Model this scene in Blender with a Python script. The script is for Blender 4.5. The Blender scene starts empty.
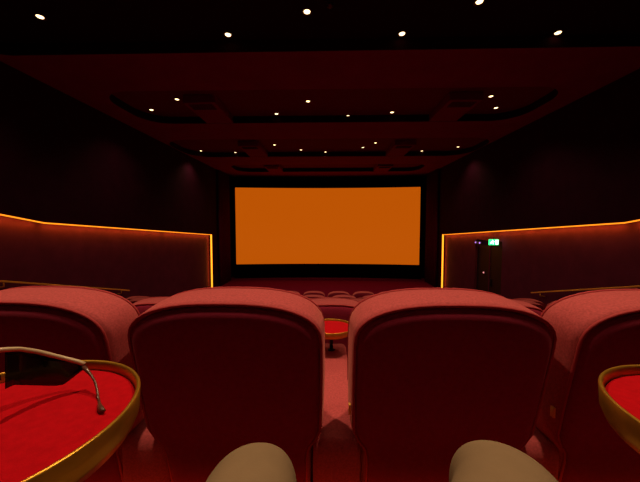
import bpy, bmesh, math, random
from mathutils import Vector, Matrix
random.seed(4)
S = bpy.context.scene
C = S.collection
PI = math.pi
# ---------------------------------------------------------------- camera (eye is the origin, +Y towards the screen)
F = 290.0
PITCH = math.radians(-3.2)
YAW = math.radians(1.4)
cd = bpy.data.cameras.new('camera'); cam = bpy.data.objects.new('camera', cd); C.objects.link(cam)
cd.sensor_width = 36; cd.lens = 36 * F / 640; cd.clip_start = 0.02; cd.clip_end = 100
cam.location = (0, 0, 0); cam.rotation_euler = (PI / 2 + PITCH, 0, YAW)
S.camera = cam
# ---------------------------------------------------------------- world, exposure
w = bpy.data.worlds.new('world'); S.world = w; w.use_nodes = True
w.node_tree.nodes['Background'].inputs[0].default_value = (0.02, 0.004, 0.006, 1)
w.node_tree.nodes['Background'].inputs[1].default_value = 0.3
S.view_settings.view_transform = 'Standard'; S.view_settings.look = 'None'
S.view_settings.exposure = 0.0; S.view_settings.gamma = 1.0; S.view_settings.use_curve_mapping = False
# power of the room's lamps
P_NEAR, P_MID, P_FAR, P_BACK, P_FLOOR = 62.0, 55.0, 60.0, 265.0, 9.5
P_LED = 3.2
LED_E, LED_V, SCREEN_E, LENS_E = 1.7, 2.4, 1.0, 4.0
WARM = (1.0, 0.66, 0.36)

RM = Matrix.Rotation(YAW, 3, 'Z') @ Matrix.Rotation(PI / 2 + PITCH, 3, 'X')
def ray(px, py):
    return RM @ Vector(((px - 320) / F, (241 - py) / F, -1))
def on_z(px, py, z):
    d = ray(px, py); return d * (z / d.z)
def on_y(px, py, y):
    d = ray(px, py); return d * (y / d.y)

# ---------------------------------------------------------------- materials
def mat(name, col, rough=0.8, metal=0.0, noise=0.0, nscale=30, sheen=0.0, sheen_tint=(1, 1, 1), bump=0.0, bscale=200, spec=0.3, emit=None, estr=0):
    m = bpy.data.materials.new(name); m.use_nodes = True
    nt = m.node_tree; b = nt.nodes['Principled BSDF']
    b.inputs['Base Color'].default_value = (*col, 1); b.inputs['Roughness'].default_value = rough
    b.inputs['Metallic'].default_value = metal; b.inputs['Specular IOR Level'].default_value = spec
    if sheen:
        b.inputs['Sheen Weight'].default_value = sheen; b.inputs['Sheen Roughness'].default_value = 0.45
        b.inputs['Sheen Tint'].default_value = (*sheen_tint, 1)
    if emit:
        b.inputs['Emission Color'].default_value = (*emit, 1); b.inputs['Emission Strength'].default_value = estr
    tc = nt.nodes.new('ShaderNodeTexCoord')
    if noise:
        n = nt.nodes.new('ShaderNodeTexNoise'); n.inputs['Scale'].default_value = nscale; n.inputs['Detail'].default_value = 6
        r = nt.nodes.new('ShaderNodeValToRGB')
        r.color_ramp.elements[0].position = 0.3; r.color_ramp.elements[1].position = 0.7
        r.color_ramp.elements[0].color = (*[c * (1 - noise) for c in col], 1)
        r.color_ramp.elements[1].color = (*[min(1, c * (1 + noise)) for c in col], 1)
        nt.links.new(tc.outputs['Object'], n.inputs['Vector']); nt.links.new(n.outputs['Fac'], r.inputs['Fac'])
        nt.links.new(r.outputs['Color'], b.inputs['Base Color'])
    if bump:
        n2 = nt.nodes.new('ShaderNodeTexNoise'); n2.inputs['Scale'].default_value = bscale; n2.inputs['Detail'].default_value = 4
        bp = nt.nodes.new('ShaderNodeBump'); bp.inputs['Strength'].default_value = bump; bp.inputs['Distance'].default_value = 0.002
        nt.links.new(tc.outputs['Object'], n2.inputs['Vector']); nt.links.new(n2.outputs['Fac'], bp.inputs['Height'])
        nt.links.new(bp.outputs['Normal'], b.inputs['Normal'])
    return m

M = {}
M['velvet'] = mat('red_velvet', (0.41, 0.068, 0.080), 0.85, noise=0.22, nscale=130, sheen=0.35, sheen_tint=(1, 0.35, 0.3), bump=0.35, bscale=420, spec=0.15)
M['panel'] = mat('shaded_red_backing', (0.25, 0.014, 0.048), 0.8, noise=0.08, nscale=60, sheen=0.22, sheen_tint=(1, 0.3, 0.3), bump=0.25, bscale=420, spec=0.12)  # seat red with the shade of the rear faces put into the colour
M['piping'] = mat('velvet_piping', (0.36, 0.035, 0.045), 0.7, spec=0.2)
M['felt'] = mat('red_felt', (0.43, 0.002, 0.008), 0.95, noise=0.10, nscale=90, bump=0.3, bscale=700, spec=0.08)
M['gold'] = mat('gold_rim', (0.50, 0.26, 0.03), 0.36, metal=0.75, noise=0.15, nscale=25, spec=0.4)
M['brass'] = mat('brass', (0.80, 0.48, 0.09), 0.45, metal=0.5)
M['black'] = mat('black_metal', (0.012, 0.010, 0.010), 0.45)
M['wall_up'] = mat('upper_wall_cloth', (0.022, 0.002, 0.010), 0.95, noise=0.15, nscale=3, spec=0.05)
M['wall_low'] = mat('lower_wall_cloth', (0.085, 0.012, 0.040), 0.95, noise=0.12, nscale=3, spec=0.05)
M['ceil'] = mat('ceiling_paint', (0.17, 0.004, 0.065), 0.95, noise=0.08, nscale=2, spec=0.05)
M['recess'] = mat('shaded_recess_paint', (0.016, 0.001, 0.003), 0.95, spec=0.05)  # ceiling paint with recess shade put into the colour; grille slats share it
M['carpet'] = mat('red_carpet', (0.17, 0.005, 0.035), 0.98, noise=0.2, nscale=60, bump=0.4, bscale=300, spec=0.03)
M['mask'] = mat('black_masking', (0.004, 0.003, 0.004), 0.95, spec=0.03)
M['door'] = mat('dark_door', (0.012, 0.003, 0.005), 0.6)
M['khaki'] = mat('khaki_cotton', (0.215, 0.150, 0.092), 0.92, noise=0.07, nscale=12, bump=0.25, bscale=500, spec=0.1)
M['shoe'] = mat('shoe_leather', (0.03, 0.02, 0.015), 0.5)
M['led'] = mat('led_strip', (0.1, 0.03, 0.0), 0.5, emit=(1.0, 0.25, 0.012), estr=LED_E)
M['ledv'] = mat('led_strip_end', (0.1, 0.03, 0.0), 0.5, emit=(1.0, 0.30, 0.015), estr=LED_V)
M['curtain'] = mat('curtain_cloth', (0.10, 0.006, 0.03), 0.95, spec=0.05)
M['recess_lit'] = mat('lit_recess_paint', (0.12, 0.003, 0.018), 0.95, spec=0.05)  # ceiling paint only slightly dimmed, the lit counterpart for the farther recess tops
M['screen'] = mat('screen_cloth', (0.1, 0.1, 0.1), 0.9, emit=(0.50, 0.088, 0.0012), estr=SCREEN_E)
M['lens'] = mat('lamp_lens', (0.2, 0.2, 0.2), 0.4, emit=(1.0, 0.70, 0.33), estr=LENS_E)
M['ring'] = mat('lamp_ring', (0.05, 0.01, 0.01), 0.4, metal=0.3)
M['green'] = mat('exit_green', (0.0, 0.2, 0.05), 0.4, emit=(0.03, 0.85, 0.2), estr=2.4)
M['signwhite'] = mat('exit_white', (0.5, 0.5, 0.5), 0.4, emit=(0.75, 1.0, 0.85), estr=2.6)
M['violet'] = mat('indicator_violet', (0.1, 0.05, 0.2), 0.4, emit=(0.5, 0.2, 0.8), estr=1.6)
M['rose'] = mat('indicator_rose', (0.2, 0.1, 0.1), 0.4, emit=(0.8, 0.25, 0.25), estr=1.2)
M['sunlens'] = mat('dark_sunglass_lens', (0.004, 0.003, 0.003), 0.12, spec=0.5)
M['horn'] = mat('pale_frame', (0.55, 0.42, 0.28), 0.35, spec=0.5)
M['temple'] = mat('brown_temple', (0.10, 0.035, 0.025), 0.3, spec=0.6)
M['floorled'] = mat('nosing_led', (0.1, 0.01, 0.0), 0.5, emit=(1.0, 0.10, 0.01), estr=0.8)

# ---------------------------------------------------------------- helpers
def obj(name, bm, m, parent=None, smooth=True):
    me = bpy.data.meshes.new(name)
    bmesh.ops.recalc_face_normals(bm, faces=bm.faces[:])
    bm.to_mesh(me); bm.free()
    if smooth:
        for p in me.polygons: p.use_smooth = True
    me.materials.append(m)
    o = bpy.data.objects.new(name, me); C.objects.link(o)
    if parent: o.parent = parent
    return o
def thing(name, label, cat, loc=(0, 0, 0), rotz=0, group=None):
    o = bpy.data.objects.new(name, None); C.objects.link(o); o.empty_display_size = 0.1
    o.location = loc; o.rotation_euler = (0, 0, rotz)
    return tag(o, label, cat, group)
def tag(o, label, cat, group=None):
    o['label'] = label; o['category'] = cat
    if group: o['group'] = group
    return o
def struct(o):
    o['kind'] = 'structure'; return o
def dup(root, loc, label, group=None):
    r = root.copy(); C.objects.link(r); r.location = loc; r['label'] = label
    if group: r['group'] = group
    for ch in list(root.children):
        c = ch.copy(); C.objects.link(c); c.parent = r
        for g in ch.children:
            d = g.copy(); C.objects.link(d); d.parent = c
    return r
def add_box(bm, x0, x1, y0, y1, z0, z1, bev=0.0, seg=3):
    vs = [bm.verts.new((x, y, z)) for x in (x0, x1) for y in (y0, y1) for z in (z0, z1)]
    fs = [bm.faces.new([vs[i] for i in q]) for q in ((0, 1, 3, 2), (4, 6, 7, 5), (0, 4, 5, 1), (2, 3, 7, 6), (0, 2, 6, 4), (1, 5, 7, 3))]
    if bev:
        es = list({e for f in fs for e in f.edges})
        bmesh.ops.bevel(bm, geom=es, offset=bev, segments=seg, profile=0.5, affect='EDGES')
def box(*a, **k):
    bm = bmesh.new(); add_box(bm, *a, **k); return bm
def add_tube(bm, pts, r, n=10, closed=False, cap=True):
    pts = [Vector(p) for p in pts]; N = len(pts); rings = []
    up = None
    for i, p in enumerate(pts):
        a = pts[(i - 1) % N] if (closed or i > 0) else p
        b = pts[(i + 1) % N] if (closed or i < N - 1) else p
        t = (b - a).normalized()
        if up is None:
            up = t.orthogonal().normalized()
        up = (up - t * up.dot(t)).normalized(); s = t.cross(up)
        rr = r[i] if isinstance(r, (list, tuple)) else r
        rings.append([bm.verts.new(p + (up * math.cos(2 * PI * k / n) + s * math.sin(2 * PI * k / n)) * rr) for k in range(n)])
    for i in range(N if closed else N - 1):
        A, B = rings[i], rings[(i + 1) % N]
        for k in range(n): bm.faces.new((A[k], A[(k + 1) % n], B[(k + 1) % n], B[k]))
    if cap and not closed:
        bm.faces.new(rings[0][::-1]); bm.faces.new(rings[-1])
def add_lathe(bm, prof, n=64, c=(0, 0, 0), close=True):
    rings = []
    for (r, z) in prof:
        rings.append([bm.verts.new((c[0] + r * math.cos(2 * PI * k / n), c[1] + r * math.sin(2 * PI * k / n), c[2] + z)) for k in range(n)])
    for A, B in zip(rings, rings[1:]):
        for k in range(n): bm.faces.new((A[k], A[(k + 1) % n], B[(k + 1) % n], B[k]))
    if close:
        bm.faces.new(rings[0][::-1]); bm.faces.new(rings[-1])
def add_prism(bm, pts, axis_off):            # pts: 3-D polygon, axis_off: extrusion vector
    a = [bm.verts.new(p) for p in pts]; b = [bm.verts.new(Vector(p) + Vector(axis_off)) for p in pts]
    bm.faces.new(a); bm.faces.new(b[::-1])
    for i in range(len(a)):
        j = (i + 1) % len(a); bm.faces.new((a[i], b[i], b[j], a[j]))

# ================================================================ ROOM
W = 6.0
CEIL = 3.0
ROWP = 1.65
REAR = [0.985 + ROWP * (i - 1) for i in range(0, 7)]        # rear plane of the chairs of row 0..6
FLO = [-0.98, -1.443, -1.905, -2.33, -2.73, -3.08, -3.41]
YB = -2.6                                                  # back wall
YS = 18.3                                                  # front wall
# --- floor: stepped tiers
prof = [(YB - 0.2, -4.0), (YB - 0.2, FLO[0])]
for i in range(6):
    e = REAR[i + 1] - 0.09
    prof += [(e, FLO[i]), (e, FLO[i + 1])]
prof += [(YS + 0.3, FLO[6]), (YS + 0.3, -4.0)]
bm = bmesh.new(); add_prism(bm, [(-W - 0.6, y, z) for y, z in prof], (2 * W + 1.2, 0, 0))
fl = struct(obj('floor', bm, M['carpet'], smooth=False))

# --- side walls: upper slab overhangs a recessed lower panel, an LED strip sits under the lip
LED_L = [(YB, 1.65), (6.05, 0.06), (15.3, -0.50)]
def led_z(y):
    for (a, b) in zip(LED_L, LED_L[1:]):
        if y <= b[0]: return a[1] + (b[1] - a[1]) * (y - a[0]) / (b[0] - a[0])
    return LED_L[-1][1]
LOWD = 0.16
def on_x(px, x):
    d = ray(px, 241); return x / d.x * d.y
DY0, DY1 = on_x(502.5, W + LOWD), on_x(475.5, W + LOWD)
for s, side in ((-1, 'left'), (1, 'right')):
    YE = 15.0 if s < 0 else 15.3; LED_L[2] = (YE, -0.50)
    bm = bmesh.new()
    pts = [(YB, CEIL + 0.6), (YB, LED_L[0][1]), (6.05, 0.06), (YE, -0.50), (YE, -4.0), (YS, -4.0), (YS, CEIL + 0.6)]
    add_prism(bm, [(s * W, y, z) for y, z in pts], (s * 0.5, 0, 0))
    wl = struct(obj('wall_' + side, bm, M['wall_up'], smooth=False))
    # lower recessed panel
    bm = bmesh.new(); x0 = s * (W + LOWD); off = (s * (0.5 - LOWD), 0, 0)
    def seg(y0, y1, zb=-4.0):
        ys = [y0] + [p[0] for p in LED_L if y0 < p[0] < y1] + [y1]
        add_prism(bm, [(x0, y0, zb)] + [(x0, y1, zb)] + [(x0, y, led_z(y)) for y in reversed(ys)], off)
    if s < 0:
        seg(YB, YE)
    else:
        seg(YB, DY0); seg(DY0, DY1, -0.60); seg(DY1, 15.3)
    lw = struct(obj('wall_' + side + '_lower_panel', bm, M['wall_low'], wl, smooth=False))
    # LED
    for (ya, yb, pw) in ((0.5, 6.0, 1.0), (6.1, 10.6, 1.0), (10.7, YE - 0.1, 1.0)):
        L = bpy.data.lights.new('led_wash', 'AREA'); L.shape = 'RECTANGLE'; L.size = yb - ya; L.size_y = 0.03; L.energy = P_LED * (yb - ya) * pw; L.color = (1.0, 0.42, 0.03)
        za, zb = led_z(ya), led_z(yb); o = bpy.data.objects.new('led_wash', L); C.objects.link(o)
        o.location = (s * (W + 0.045), (ya + yb) / 2, (za + zb) / 2 - 0.05)
        o.rotation_euler = (0, math.radians(-25 * s), PI / 2) if False else (0, 0, 0)
        ax = Vector((0, yb - ya, zb - za)).normalized(); zz = -Vector((s * 0.7, 0, -1)).normalized(); zz = (zz - ax * zz.dot(ax)).normalized()
        o.rotation_euler = Matrix((ax, zz.cross(ax), zz)).transposed().to_euler()
    bm = bmesh.new()
    add_tube(bm, [(s * (W + 0.035), y, z - 0.022) for y, z in [(YB + 0.05, led_z(YB + 0.05)), LED_L[1], (YE - 0.03, -0.50)]], 0.014, 8)
    L = bpy.data.lights.new('led_wash', 'AREA'); L.shape = 'RECTANGLE'; L.size = 2.6; L.size_y = 0.03; L.energy = P_LED * 1.4; L.color = (1.0, 0.42, 0.03)
    o = bpy.data.objects.new('led_wash', L); C.objects.link(o); o.location = (s * (W + 0.05), YE - 0.14, -1.9)
    ax = Vector((0, 0, 1)); zz = -Vector((s * 0.7, -1, 0)).normalized(); o.rotation_euler = Matrix((ax, zz.cross(ax), zz)).transposed().to_euler()
    st = tag(obj('led_strip', bm, M['led']), 'long orange light line running along the %s wall below the dark upper wall' % side, 'light strip', 'orange light lines on the side walls')
    bm = bmesh.new()
    add_tube(bm, [(s * (W + 0.035), YE - 0.055, -0.505), (s * (W + 0.045), YE - 0.055, -3.35)], 0.040, 8)
    tag(obj('led_strip', bm, M['ledv']), 'short upright yellow-orange light line at the screen end of the %s wall' % side, 'light strip', 'upright light lines beside the screen')
# --- back and front wall
struct(obj('wall_back', box(-W - 0.5, W + 0.5, YB - 0.2, YB, -4.0, CEIL + 0.6), M['wall_up'], smooth=False))
struct(obj('wall_front', box(-W - 0.5, W + 0.5, YS, YS + 0.2, -4.0, CEIL + 0.6), M['wall_up'], smooth=False))

# --- ceiling slab with four rounded recesses, and the upper soffit above
SLOTS = [(2.5, 5.19, -5.97, 5.97), (6.6, 8.7, -5.3, 5.4), (10.3, 12.95, -5.97, 5.97), (14.6, 16.6, -5.0, 5.0)]
cu = bpy.data.curves.new('ceiling_curve', 'CURVE'); cu.dimensions = '2D'; cu.fill_mode = 'BOTH'; cu.extrude = 0.1
def spl(pts):
    sp = cu.splines.new('POLY'); sp.points.add(len(pts) - 1)
    for p, q in zip(sp.points, pts): p.co = (q[0], q[1], 0, 1)
    sp.use_cyclic_u = True
spl([(-W - 0.5, YB - 0.2), (W + 0.5, YB - 0.2), (W + 0.5, YS + 0.2), (-W - 0.5, YS + 0.2)])
for (y0, y1, xa, xb) in SLOTS:
    r = (y1 - y0) * (0.15 if y0 < 3 else 0.36); pts = []
    for cx, cy, a0 in ((xb - r, y1 - r, 0), (xa + r, y1 - r, 90), (xa + r, y0 + r, 180), (xb - r, y0 + r, 270)):
        for k in range(9):
            a = math.radians(a0 + k * 90 / 8); pts.append((cx + r * math.cos(a), cy + r * math.sin(a)))
    spl(pts)
tmp = bpy.data.objects.new('tmp', cu); C.objects.link(tmp); tmp.location = (0, 0, 0)
bpy.context.view_layer.update()
me = bpy.data.meshes.new_from_object(tmp.evaluated_get(bpy.context.evaluated_depsgraph_get()))
bpy.data.objects.remove(tmp)
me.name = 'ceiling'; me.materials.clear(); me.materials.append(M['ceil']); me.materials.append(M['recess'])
for p in me.polygons: p.material_index = 1 if abs(p.normal.z) < 0.5 else 0  # upright recess edges take the colour with shade painted in
ce = bpy.data.objects.new('ceiling', me); C.objects.link(ce); ce.location = (0, 0, CEIL + 0.1); struct(ce)
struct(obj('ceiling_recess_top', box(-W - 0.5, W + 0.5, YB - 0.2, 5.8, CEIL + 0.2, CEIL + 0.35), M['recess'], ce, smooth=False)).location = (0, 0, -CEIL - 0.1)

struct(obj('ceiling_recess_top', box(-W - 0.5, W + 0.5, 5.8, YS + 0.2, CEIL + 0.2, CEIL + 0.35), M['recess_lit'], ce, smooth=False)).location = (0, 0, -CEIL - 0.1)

# --- screen, masking
YM = 17.95
def scr_y(x): return YM + 0.05 - 0.45 * (x / 5.7) ** 2 + 0.0
c0 = on_y(235, 187.5, YM - 0.40); c1 = on_y(419.2, 265, YM - 0.40)
XL, XR = c0.x, c1.x
ztop, zbot = c0.z, c1.z
scr = thing('cinema_screen', 'wide curved cinema screen glowing plain orange on the end wall', 'screen', ((XL + XR) / 2, YM, zbot))
def curved(xa, xb, za, zb, dy, th, n=40):
    bm = bmesh.new(); cx = (XL + XR) / 2; A = []
    for i in range(n + 1):
        x = xa + (xb - xa) * i / n; y = YM + 0.05 - 0.45 * ((x - cx) / 5.7) ** 2 + dy
        A.append([bm.verts.new((x - cx, y - YM, z - zbot)) for z in (za, zb)] + [bm.verts.new((x - cx, y + th - YM, z - zbot)) for z in (zb, za)])
    for a, b in zip(A, A[1:]):
        for k in range(4): bm.faces.new((a[k], a[(k + 1) % 4], b[(k + 1) % 4], b[k]))
    bm.faces.new(A[0]); bm.faces.new(A[-1][::-1])
    return bm
obj('projection_surface', curved(XL, XR, zbot, ztop, 0, 0.02), M['screen'], scr)
obj('masking_border', curved(XL - 0.14, XR + 0.14, zbot - 0.85, ztop + 0.42, 0.03, 0.06), M['mask'], scr)
# legs/plinth that carries the screen
struct(obj('trim_1', box(-W, W, 17.65, YS, FLO[6] - 0.1, FLO[6] + 0.10), M['carpet'], smooth=False))

# --- pleated side curtains between the masking and the walls
for s, side in ((-1, 'left'), (1, 'right')):
    bm = bmesh.new(); n = 60; A = []
    for i in range(n + 1):
        y = 15.75 + (17.45 - 15.75) * i / n; d = 0.05 * math.sin(i * 2 * PI / 7.5)
        A.append([bm.verts.new((s * (W - 0.10 + d), y, z)) for z in (FLO[6] + 0.02, CEIL - 0.02)] + [bm.verts.new((s * (W - 0.085 + d), y, z)) for z in (CEIL - 0.02, FLO[6] + 0.02)])
    for a, b in zip(A, A[1:]):
        for k in range(4): bm.faces.new((a[k], a[(k + 1) % 4], b[(k + 1) % 4], b[k]))
    bm.faces.new(A[0]); bm.faces.new(A[-1][::-1])
    tag(obj('side_curtain', bm, M['curtain']), 'dark pleated curtain hanging on the %s of the screen' % side, 'curtain', 'curtains beside the screen')

# --- doorway in the right wall
dx = W + LOWD
dr = thing('door_1', '', ''); del dr['label']; del dr['category']; struct(dr); dr.location = (dx + 0.10, (DY0 + DY1) / 2, FLO[6])
bm = bmesh.new(); bm2 = bmesh.new()
add_box(bm, 0, 0.05, -0.90, 0.92, 0.34, 2.78)
obj('door_leaf', bm, M['door'], dr, smooth=False)
bm = bmesh.new(); add_box(bm, -0.02, 0.0, -0.03, 0.03, 0.34, 2.78); obj('door_frame', bm, M['wall_low'], dr, smooth=False)
add_box(bm2, -0.05, 0.0, -0.16, -0.12, 1.05, 1.35, bev=0.01); obj('door_handle', bm2, M['black'], dr)
# exit sign
p = on_y(494, 242.2, 10.42)
sg = thing('exit_sign', 'small glowing green running-figure exit sign above the dark doorway', 'exit sign', (p.x, p.y, p.z))
obj('sign_box', box(-0.165, 0.165, 0, 0.05, -0.10, 0.10, bev=0.008), M['green'], sg, smooth=False)
bm = bmesh.new()                                             # running figure and door outline, on the face
def flat(pts): add_prism(bm, [(x, -0.004, z) for x, z in pts], (0, 0.003, 0))
add_lathe(bm, [(0.0001, 0), (0.016, 0.0)], 16)
bmesh.ops.rotate(bm, verts=bm.verts[:], cent=(0, 0, 0), matrix=Matrix.Rotation(PI / 2, 3, 'X'))
bmesh.ops.translate(bm, verts=bm.verts[:], vec=(-0.05, -0.004, 0.06))
flat([(-0.09, 0.035), (-0.03, 0.04), (-0.035, -0.01), (-0.075, -0.012)])
flat([(-0.075, 0.0), (-0.04, 0.0), (-0.01, -0.035), (-0.02, -0.08), (-0.04, -0.08), (-0.035, -0.04)])
flat([(-0.075, 0.0), (-0.05, -0.01), (-0.09, -0.05), (-0.14, -0.06), (-0.14, -0.045), (-0.10, -0.035)])
flat([(-0.09, 0.035), (-0.11, 0.0), (-0.145, 0.01), (-0.14, -0.005), (-0.10, -0.02), (-0.078, 0.02)])
flat([(-0.03, 0.04), (0.005, 0.005), (0.025, 0.015), (0.025, 0.03), (0.008, 0.022), (-0.025, 0.055)])
flat([(0.05, 0.08), (0.15, 0.08), (0.15, -0.08), (0.05, -0.08)])
obj('running_figure', bm, M['signwhite'], sg, smooth=False)
obj('mounting_arm', box(-0.02, 0.02, 0.01, 0.04, 0.10, 0.16), M['black'], sg, smooth=False)
# tiny indicator lamps by the doorway
p = on_y(478.5, 242.6, 11.95)
q = thing('indicator_light', 'tiny violet indicator light left of the green exit sign', 'indicator light', (W + LOWD, p.y, p.z))
for k in (-0.16, 0.16):
    bm = bmesh.new(); bmesh.ops.create_uvsphere(bm, u_segments=10, v_segments=6, radius=0.035); bmesh.ops.translate(bm, verts=bm.verts[:], vec=(-0.02, k, 0)); obj('bulb', bm, M['violet'], q)
obj('backplate', box(-0.02, 0.0, -0.24, 0.24, -0.06, 0.06), M['black'], q, smooth=False)
q = thing('door_push_lamp', 'tiny rose-coloured glint of light halfway up the dark door', 'indicator light', (dx + 0.06, on_x(484.5, dx + 0.06), on_y(484.5, 272.5, on_x(484.5, dx + 0.06)).z))
obj('backplate', box(0.015, 0.04, -0.06, 0.06, -0.06, 0.06), M['black'], q, smooth=False)
bm = bmesh.new(); bmesh.ops.create_uvsphere(bm, u_segments=10, v_segments=6, radius=0.03); obj('bulb', bm, M['rose'], q)

# --- brass hand rails on the side walls
for s, side in ((-1, 'left'), (1, 'right')):
    rl = thing('handrail', 'slim brass handrail sloping down the %s wall beyond the seats' % side, 'handrail', (s * (W + LOWD), 5.0, -1.0), group='brass handrails on the side walls')
    x = -s * 0.14
    def rz(y): return -1.08 + (y - 5.3) * (-0.92 / 3.3) + 1.0
    bm = bmesh.new()
    add_box(bm, x - 0.02, x + 0.02, 0, 1, -0.018, 0.018, bev=0.006)
    for v in bm.verts:
        y = 1.0 + v.co.y * (8.6 - 1.0); v.co.z += rz(y); v.co.y = y - 5.0
    obj('rail', bm, M['brass'], rl, smooth=False)
    for y in (2.0, 5.2, 8.25):
        bm = bmesh.new(); add_tube(bm, [(x, y - 5, rz(y) - 0.02), (x, y - 5, rz(y) - 0.10), (0, y - 5, rz(y) - 0.12)], 0.012, 8)
        obj('bracket', bm, M['brass'], rl)

# ================================================================ CEILING THINGS
ZR = CEIL + 0.2
def ordn(i): return ['first', 'second', 'third', 'fourth', 'fifth', 'sixth', 'seventh', 'eighth', 'ninth'][i]
# duct boxes in the recesses
for si, xs, y0 in ((1, (-3.17, 3.35), 7.25), (2, (-3.02, 2.95), 11.2), (3, (-2.9, 3.0), 15.2)):
    for x, side in zip(xs, ('left', 'right')):
        y1 = SLOTS[si][1]
        t = thing('ventilation_box', 'dark red boxed air duct in the %s ceiling recess, %s of centre' % (('nearest', 'middle', 'third', 'farthest')[si] if si != 1 else 'second', side), 'air duct', (x, y0, CEIL), group='air duct boxes in the ceiling recesses')
        obj('duct_box', box(-0.40, 0.40, 0, y1 - y0 - 0.005, 0.0, 0.197, bev=0.02), M['ceil'], t, smooth=False)
        bm = bmesh.new()
        for k in range(5): add_box(bm, -0.30, 0.30, 0.10 + k * 0.07, 0.13 + k * 0.07, -0.006, 0.004)
        obj('grille', bm, M['recess'], t, smooth=False)
# downlights
first = None
SPOTS = [[(40, 17), (228, 35), (307, 12), (402, 34), (479.5, 2), (558, 33)],
         [(151.5, 110), (177, 99.5), (276.5, 114), (308, 101.5), (348, 116), (392, 112.5), (491, 96.5), (496, 108)],
         [(201, 151), (235.5, 152.5), (274.5, 145), (301, 150), (325.5, 152), (363, 147.5), (375.5, 143), (422, 151), (458, 147)]]
def downlight():
    t = thing('ceiling_downlight', '', 'downlight')
    bm = bmesh.new(); add_lathe(bm, [(0.05, -0.004), (0.075, -0.004), (0.085, -0.012), (0.06, -0.016), (0.052, -0.012), (0.05, -0.004)], 28, close=False); obj('trim_ring', bm, M['ring'], t)
    bm = bmesh.new(); add_lathe(bm, [(0.048, -0.003), (0.045, -0.012), (0.02, -0.018), (0.001, -0.019)], 24); obj('lamp_lens', bm, M['lens'], t)
    return t
def spot(loc, power, name, aim=None, size=130, blend=0.8, rad=0.05, col=WARM):
    L = bpy.data.lights.new(name, 'SPOT'); L.energy = power; L.color = col; L.spot_size = math.radians(size); L.spot_blend = blend; L.shadow_soft_size = rad
    o = bpy.data.objects.new(name, L); C.objects.link(o); o.location = loc
    if aim is not None: o.rotation_euler = (Vector(aim) - Vector(loc)).to_track_quat('-Z', 'Y').to_euler()
    return o
for si, lst in enumerate(SPOTS):
    for i, (px, py) in enumerate(lst):
        p = on_z(px, py, ZR - 0.012)
        lab = 'small round warm downlight, %s from left in the %s ceiling recess' % (ordn(i), ('nearest', 'second', 'third')[si])
        if first is None: first = downlight(); first.location = (p.x, p.y, ZR); first['label'] = lab; first['group'] = 'warm ceiling downlights'
        else: dup(first, (p.x, p.y, ZR), lab, 'warm ceiling downlights')
        pw = (P_NEAR, P_MID, P_FAR)[si]
        spot((p.x, p.y, ZR - 0.20), pw, 'downlight_beam', size=125)
# the same downlights over and behind the back row, out of the photo's frame
for x in (-2.7, -0.9, 0.95, 2.75):
    for y in (1.25, -1.2):
        dup(first, (x, y, CEIL), 'warm downlight over the back rows, above the frame', 'downlights above the back rows')
        spot((x, y, CEIL - 0.04), P_BACK * (1 if y > 0 else 0.12), 'downlight_beam', size=84, blend=1.0)
bm = bmesh.new(); add_lathe(bm, [(0.05, 0), (0.05, -0.02), (0.03, -0.04), (0.001, -0.045)], 20)
sd = tag(obj('smoke_detector', bm, M['ring']), 'faint small round detector on ceiling right of the top centre lamp', 'smoke detector'); p = on_z(330, 6, ZR - 0.02); sd.location = (p.x, p.y, ZR)

# ================================================================ CHAIRS
TILT = math.tan(math.radians(12)); HT = 1.18; A_, B_ = 0.35, 0.155
def outline(n=22):
    pts = []
    left = [(-0.275, 0.04), (-0.285, 0.30), (-0.29, 0.50), (-0.297, 0.545), (-0.325, 0.585), (-0.343, 0.63), (-0.348, 0.75), (-0.35, 0.90)]
    pts += left
    z0 = HT - 0.012 - B_
    for k in range(n + 1):
        a = PI - PI * k / n; e = 2 / 2.6
        u = math.copysign(abs(math.cos(a)) ** e, math.cos(a)) * A_; v = abs(math.sin(a)) ** e * B_
        pts.append((u, z0 + v))
    pts += [(-u, v) for u, v in reversed(left)]
    return pts
OUT = outline()
def normals(P):
    N = []
    for i in range(len(P)):
        a = Vector(P[i - 1]); b = Vector(P[(i + 1) % len(P)]); t = b - a
        N.append(Vector((-t.y, t.x)).normalized())
    return N
ON = normals(OUT)
def yr(z): return (HT - z) * TILT
def ring_pts(t, o):
    res = []
    for (u, v), nrm in zip(OUT, ON):
        oo = o
        res.append(Vector((u + nrm.x * oo, yr(v) + t, v + nrm.y * oo + 0.05 * t * max(0, (v - 0.9) / 0.27))))
    return res
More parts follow.
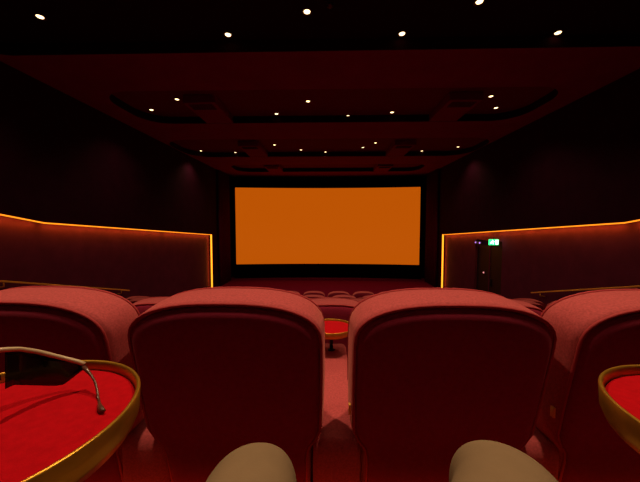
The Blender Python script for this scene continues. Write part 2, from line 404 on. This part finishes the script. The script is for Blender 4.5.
def make_chair(label, group):
    t = thing('cinema_armchair', label, 'armchair', group=group)
    bm = bmesh.new(); rings = []
    for (d, o) in ((0.012, -0.014), (0.0, -0.006), (0.002, 0.002), (0.03, 0.007), (0.08, 0.011), (0.13, 0.012), (0.17, 0.009), (0.20, 0.001), (0.22, -0.014), (0.23, -0.04)):
        rings.append([bm.verts.new(p) for p in ring_pts(d, o)])
    for A, B in zip(rings, rings[1:]):
        for i in range(len(A)):
            j = (i + 1) % len(A); bm.faces.new((A[i], A[j], B[j], B[i]))
    bm.faces.new(rings[-1])
    obj('backrest_shell', bm, M['velvet'], t)
    # rear panel, slightly domed
    bm = bmesh.new(); P = ring_pts(0, 0); cz = 0.62; rr = []
    for f, d in ((0.985, 0.010), (0.972, -0.004), (0.95, -0.014), (0.91, -0.023), (0.84, -0.029), (0.70, -0.032), (0.45, -0.034), (0.12, -0.035)):
        rr.append([bm.verts.new((p.x * f, yr(cz + (p.z - cz) * f) + d, cz + (p.z - cz) * f)) for p in P])
    for A, B in zip(rr, rr[1:]):
        for i in range(len(A)):
            j = (i + 1) % len(A); bm.faces.new((A[i], A[j], B[j], B[i]))
    bm.faces.new(rr[-1])
    obj('back_panel', bm, M['panel'], t)
    bm = bmesh.new(); add_tube(bm, ring_pts(-0.001, -0.001), 0.0055, 8); obj('piping', bm, M['piping'], t)
    bm = bmesh.new(); add_tube(bm, ring_pts(0.19, 0.005)[6:-6], 0.0055, 8); obj('piping', bm, M['piping'], t)
    # front of the back: head and lumbar cushion
    bm = box(-0.27, 0.27, 0.0, 0.09, 0.42, 1.06, bev=0.04, seg=4)
    for v in bm.verts: v.co.y += yr(v.co.z) + 0.22
    obj('back_cushion', bm, M['velvet'], t)
    obj('seat_cushion', box(-0.285, 0.285, 0.40, 0.98, 0.30, 0.46, bev=0.05, seg=4), M['velvet'], t)
    obj('seat_base', box(-0.285, 0.285, 0.26, 0.92, 0.0, 0.30, bev=0.02), M['panel'], t)
    obj('number_plate', box(-0.3645, -0.356, 0.112, 0.130, 0.70, 0.74, bev=0.001), M['brass'], t)['label'] = 'small brass plate'
    return t
CX = 0.040; PT = 0.82
proto = None
chairs = {}
ROWNAME = {1: 'row straight ahead', 2: 'second row ahead', 3: 'third row ahead', 4: 'fourth row ahead', 5: 'row before the front one', 6: 'front row by the screen'}
for r in range(1, 7):
    half = r != 2 and r != 4
    ks = [k + 0.5 for k in range(-5, 5)] if half else list(range(-5, 6))
    for i, k in enumerate(ks):
        loc = (CX + PT * k, REAR[r], FLO[r])
        if r == 1 and abs(k) > 1: loc = (loc[0] - math.copysign(0.035, k), loc[1], loc[2])
        if r == 6: loc = (loc[0] - 0.06, loc[1] + 0.1, loc[2] + 0.03)
        if r == 1 and abs(k) < 2:
            lab = {-1.5: 'red velvet armchair back at the left edge, behind the sunglasses table', -0.5: 'large red velvet armchair back left of centre gap, before the left knee',
                   0.5: 'large red velvet armchair back right of centre gap, before the right knee', 1.5: 'red velvet armchair back at the right edge, behind the right table'}[k]
        elif r == 2 and k == 0:
            lab = 'red velvet armchair of the second row, seen in the gap behind the small table'
        else:
            n = int(abs(k) + 0.5)
            pos = 'in the middle' if k == 0 else '%s %s of the middle' % (ordn(n - 1 if half else n - 1), 'left' if k < 0 else 'right')
            lab = 'red velvet armchair of the %s, %s' % (ROWNAME[r], pos)
        g = 'armchairs of the ' + ROWNAME[r]
        if proto is None:
            proto = make_chair(lab, g); proto.location = loc; c = proto
        else: c = dup(proto, loc, lab, g)
        chairs[(r, k)] = c
def make_console(label, group):
    t = thing('armrest_console', label, 'armrest', group=group)
    bm = bmesh.new(); add_box(bm, -0.098, 0.098, 0.140, 1.10, 0.27, 0.585)
    bmesh.ops.bevel(bm, geom=bm.edges[:], offset=0.035, segments=5, profile=0.5, affect='EDGES')
    for v in bm.verts:
        if v.co.y < 0.30 and v.co.z > 0.5: v.co.z -= (0.30 - v.co.y) ** 2 * 1.5
    obj('padded_top', bm, M['velvet'], t)
    obj('side_body', box(-0.090, 0.090, 0.155, 1.08, 0.0, 0.300, bev=0.012), M['panel'], t)  # lower body uses the shaded red so it stays dim near the floor glow
    bm = bmesh.new(); add_tube(bm, [(-0.082, 0.154, 0.03), (-0.082, 0.154, 0.28)], 0.003, 6); add_tube(bm, [(0.082, 0.154, 0.03), (0.082, 0.154, 0.28)], 0.003, 6)
    obj('seam_piping', bm, M['piping'], t)
    return t
cproto = None
for r in range(1, 7):
    ks = list(range(-4, 5)) if r not in (2, 4) else [k + 0.5 for k in range(-5, 5)]
    for k in ks:
        loc = (CX + PT * k + (-0.06 if r == 6 else 0) - (math.copysign(0.0175, k) if r == 1 and abs(k) == 1 else 0), REAR[r] + (0.1 if r == 6 else 0), FLO[r])
        if r == 1 and abs(k) <= 1: lab = {0: 'pink lit padded armrest seen down the gap between the two large armchairs', -1: 'rounded red armrest left of the left large armchair, below the sunglasses table', 1: 'rounded red armrest right of the right large armchair, above the right knee'}[k]
        else:
            n = int(abs(k) + 0.5); lab = 'padded red armrest of the %s, %s' % (ROWNAME[r], 'in the middle' if k == 0 else '%s %s of the middle' % (ordn(n - 1), 'left' if k < 0 else 'right'))
        if cproto is None: cproto = make_console(lab, 'padded armrests between the armchairs'); cproto.location = loc
        else: dup(cproto, loc, lab)
for s_ in (-1, 1):
    dup(cproto, (CX + (0.41 + 0.02) * s_, REAR[0], FLO[0]), 'padded red armrest beside the seated person, %s side' % ('left' if s_ < 0 else 'right'))
own = dup(proto, (CX, REAR[0] , FLO[0]), 'red velvet armchair of the back row that the seated person sits in', 'armchairs of the back row')

# ================================================================ TABLES
def make_table(label, R, h):                                  # origin on the armrest, h = height of rim
    t = thing('drinks_table', label, 'side table', group='round drinks tables between the armchairs')
    bm = bmesh.new(); add_lathe(bm, [(R - 0.006, h - 0.016), (R - 0.0055, h - 0.002), (R - 0.0035, h), (R - 0.0015, h), (R, h - 0.002), (R - 0.002, h - 0.030), (R - 0.007, h - 0.042), (R - 0.012, h - 0.044), (R - 0.014, h - 0.040)], 128, close=False)
    obj('gold_rim', bm, M['gold'], t)
    bm = bmesh.new(); add_lathe(bm, [(R - 0.0145, h - 0.042), (R - 0.0065, h - 0.018), (R - 0.008, h - 0.0145), (R - 0.012, h - 0.013), (0.001, h - 0.013)], 128); obj('felt_top', bm, M['felt'], t)
    bm = bmesh.new(); add_lathe(bm, [(0.012, 0.004), (0.012, h - 0.04)], 20); obj('post', bm, M['black'], t)
    bm = bmesh.new(); add_lathe(bm, [(0.025, 0.0), (0.025, 0.003), (0.02, 0.005), (0.012, 0.006)], 32); obj('foot_plate', bm, M['black'], t)
    return t
ARM = 0.585
ZT = -0.225
hown = ZT - (FLO[0] + ARM)
t1 = make_table('round red-topped gold-rimmed table at lower left, holding the sunglasses', 0.149, hown); t1.location = (-0.391, 0.315, FLO[0] + ARM)
t2 = dup(t1, (0.506, 0.321, FLO[0] + ARM), 'empty round red-topped gold-rimmed table cut off by the right edge')
for k in (0, -2, 2):
    y = REAR[1] + 0.93 - 0.04
    lab = {0: 'small distant red-topped gold-rimmed table seen in the gap between the two armchairs', -2: 'round gold-rimmed table hidden beyond the left armchairs', 2: 'round gold-rimmed table hidden beyond the right armchairs'}[k]
    c = dup(t1, (CX + PT * k - 0.01, REAR[1] + 0.965, FLO[1] + ARM), lab)

# ================================================================ SUNGLASSES on the left table
zt = ZT - 0.013
sgl = thing('sunglasses', 'dark-lensed sunglasses with pale brow bar lying on the red table', 'sunglasses', (-0.40, 0.36, zt))
org = Vector(sgl.location)
def interp(T, s):
    for a, b in zip(T, T[1:]):
        if s <= b[0]: return a[1] + (b[1] - a[1]) * (s - a[0]) / (b[0] - a[0])
    return T[-1][1]
YH, YBR = 0.405, 0.345
TOPC = [(3, 351), (18, 350.2), (35, 352.5), (58, 358), (77, 362.8), (84, 365.5)]
BOTC = [(3, 390), (6, 388.5), (14, 385), (35, 385.5), (55, 386), (63, 384.8), (72, 378), (79, 372.5), (84, 369)]
def yy(px): return YBR + (YH - YBR) * ((px - 3) / 81)
def lens_pt(px, f):
    y = yy(px) + 0.006 * math.sin(PI * (px - 3) / 81)
    a = on_y(px, interp(TOPC, px), y); b = on_y(px, interp(BOTC, px), y - 0.004)
    return a.lerp(b, f)
def slab(grid):
    n = len(grid) - 1; m = len(grid[0]) - 1
    bm = bmesh.new(); F1 = [[bm.verts.new(p - org) for p in a] for a in grid]; F2 = [[bm.verts.new(p - org + Vector((0.0006, 0.0022, 0))) for p in a] for a in grid]
    for X in (F1, F2):
        for i in range(n):
            for k in range(m): bm.faces.new((X[i][k], X[i + 1][k], X[i + 1][k + 1], X[i][k + 1]))
    for i in range(n):
        for k in (0, m): bm.faces.new((F1[i][k], F1[i + 1][k], F2[i + 1][k], F2[i][k]))
    for i in (0, n):
        for k in range(m): bm.faces.new((F1[i][k], F1[i][k + 1], F2[i][k + 1], F2[i][k]))
    return bm
g1 = [[lens_pt(5 + 79 * i / 26, k / 6) for k in range(7)] for i in range(27)]
br = lens_pt(3, 0.0)
# the second lens mirrors the first about the bridge, turned to wrap on
H = lens_pt(84, 0.0); d1 = (H - br); d1.z = 0; ang = math.atan2(d1.y, d1.x)
turn = Matrix.Rotation(math.radians(210) - ang, 3, 'Z')
def mir(p):
    q = turn @ (p - br); return br + Vector((q.x, q.y, q.z * 0.8)) + Vector((-0.006, -0.003, 0))
g2 = [[mir(p) for p in row] for row in g1]
obj('lens', slab(g1), M['sunlens'], sgl); obj('lens', slab(g2), M['sunlens'], sgl)
bar = [mir(lens_pt(84 - 81 * i / 20, 0)) for i in range(21)] + [lens_pt(3 + 81 * i / 24, 0) for i in range(25)]
bm = bmesh.new(); add_tube(bm, [p - org + Vector((0, 0.001, 0.0012)) for p in bar], 0.0030, 8); obj('brow_bar', bm, M['horn'], sgl)
def bez(a, b, c, d, n=16):
    return [a * (1 - t) ** 3 + b * 3 * t * (1 - t) ** 2 + c * 3 * t * t * (1 - t) + d * t ** 3 for t in [i / n for i in range(n + 1)]]
tip = on_z(104, 411, zt + 0.004)
m1 = on_y(93, 377, 0.392); m2_ = on_y(98, 396, 0.378)
P = bez(lens_pt(84, 0.5), m1, m1 + Vector((0.004, 0, -0.004)), m2_, 8)[:-1] + bez(m2_, m2_ + (m2_ - m1) * 0.4, tip + Vector((-0.008, 0.001, 0.002)), tip, 7)
bm = bmesh.new(); add_tube(bm, [p - org for p in P], [0.0030, 0.0026, 0.0020] + [0.0016] * 8 + [0.0022, 0.0030, 0.0036, 0.0032, 0.002], 8); obj('temple', bm, M['temple'], sgl)
H2 = mir(H); tip2 = Vector((-0.47, 0.39, zt + 0.004))
P = bez(H2, H2 + Vector((-0.01, 0.03, -0.02)), tip2 + Vector((0, -0.01, 0.03)), tip2)
bm = bmesh.new(); add_tube(bm, [p - org for p in P], 0.0022, 8); obj('temple', bm, M['temple'], sgl)

# ================================================================ PERSON (the photographer's lap)
def skin_mesh(name, verts, edges, radii, root=0, sub=4):
    me = bpy.data.meshes.new(name); me.from_pydata(verts, edges, []); o = bpy.data.objects.new(name, me); C.objects.link(o)
    sk = o.modifiers.new('skin', 'SKIN'); sk.use_smooth_shade = True
    if not me.skin_vertices: me.attributes.new
    for i, r in enumerate(radii): me.skin_vertices[0].data[i].radius = (r, r)
    me.skin_vertices[0].data[root].use_root = True
    sb = o.modifiers.new('sub', 'SUBSURF'); sb.levels = sub; sb.render_levels = sub
    dg = bpy.context.evaluated_depsgraph_get(); bpy.context.view_layer.update()
    m2 = bpy.data.meshes.new_from_object(o.evaluated_get(bpy.context.evaluated_depsgraph_get()))
    bpy.data.objects.remove(o)
    for p in m2.polygons: p.use_smooth = True
    return m2
kl = Vector((-0.130, 0.49, -0.454)); kr = Vector((0.302, 0.485, -0.442))
V = [(CX, -0.12, -0.42), (CX, -0.17, -0.25)]; R_ = [0.12, 0.14]; E = [(0, 1)]
for s, k in ((-1, kl), (1, kr)):
    hip = Vector((CX + 0.10 * s, -0.06, -0.435)); b = len(V)
    chain = [(hip, 0.092), (hip.lerp(k, 0.35), 0.088), (hip.lerp(k, 0.74) + Vector((-0.016 - 0.016 * s, 0, 0)), 0.102 + 0.008 * s), (k + Vector((0, -0.04, -0.006)), 0.092 + 0.002 * s), (k + Vector((0, 0.03, -0.03)), 0.082 + 0.002 * s),
             (k + Vector((0, 0.055, -0.12)), 0.062), (k + Vector((0, 0.06, -0.26)), 0.056), (k + Vector((0, 0.06, -0.40)), 0.050)]
    for p, r in chain: V.append(tuple(p)); R_.append(r)
    E += [(0, b)] + [(b + i, b + i + 1) for i in range(len(chain) - 1)]
m2 = skin_mesh('person', V, E, R_)
m2.materials.clear(); m2.materials.append(M['khaki'])
pe = bpy.data.objects.new('person', m2); C.objects.link(pe)
tag(pe, 'seated person in khaki trousers, only the two knees showing at the bottom', 'person')
for k in (kl, kr):
    bm = bmesh.new(); add_box(bm, k.x - 0.045, k.x + 0.045, k.y - 0.02, k.y + 0.25, FLO[0], FLO[0] + 0.085, bev=0.035, seg=4)
    for v in bm.verts:
        f = (v.co.y - k.y) / 0.25
        if v.co.z > FLO[0] + 0.05: v.co.z -= 0.035 * max(0, f)
    obj('shoe', bm, M['shoe'], pe)

# ================================================================ light on the tier edge in front of the feet
t = thing('nosing_light_strip', 'low red light strip along the step edge, below the frame', 'light strip', (0, REAR[1] - 0.10, FLO[0]))
obj('led_tube', box(-4.2, 4.2, -0.03, -0.005, 0.0, 0.02), M['floorled'], t, smooth=False)
L = bpy.data.lights.new('nosing_beam', 'AREA'); L.shape = 'RECTANGLE'; L.size = 8.0; L.size_y = 0.04; L.energy = P_FLOOR; L.color = (1.0, 0.12, 0.015); L.spread = math.radians(140)
o = bpy.data.objects.new('nosing_beam', L); C.objects.link(o); o.location = (0, REAR[1] - 0.085, FLO[0] - 0.36); o.rotation_euler = (math.radians(90), 0, 0)
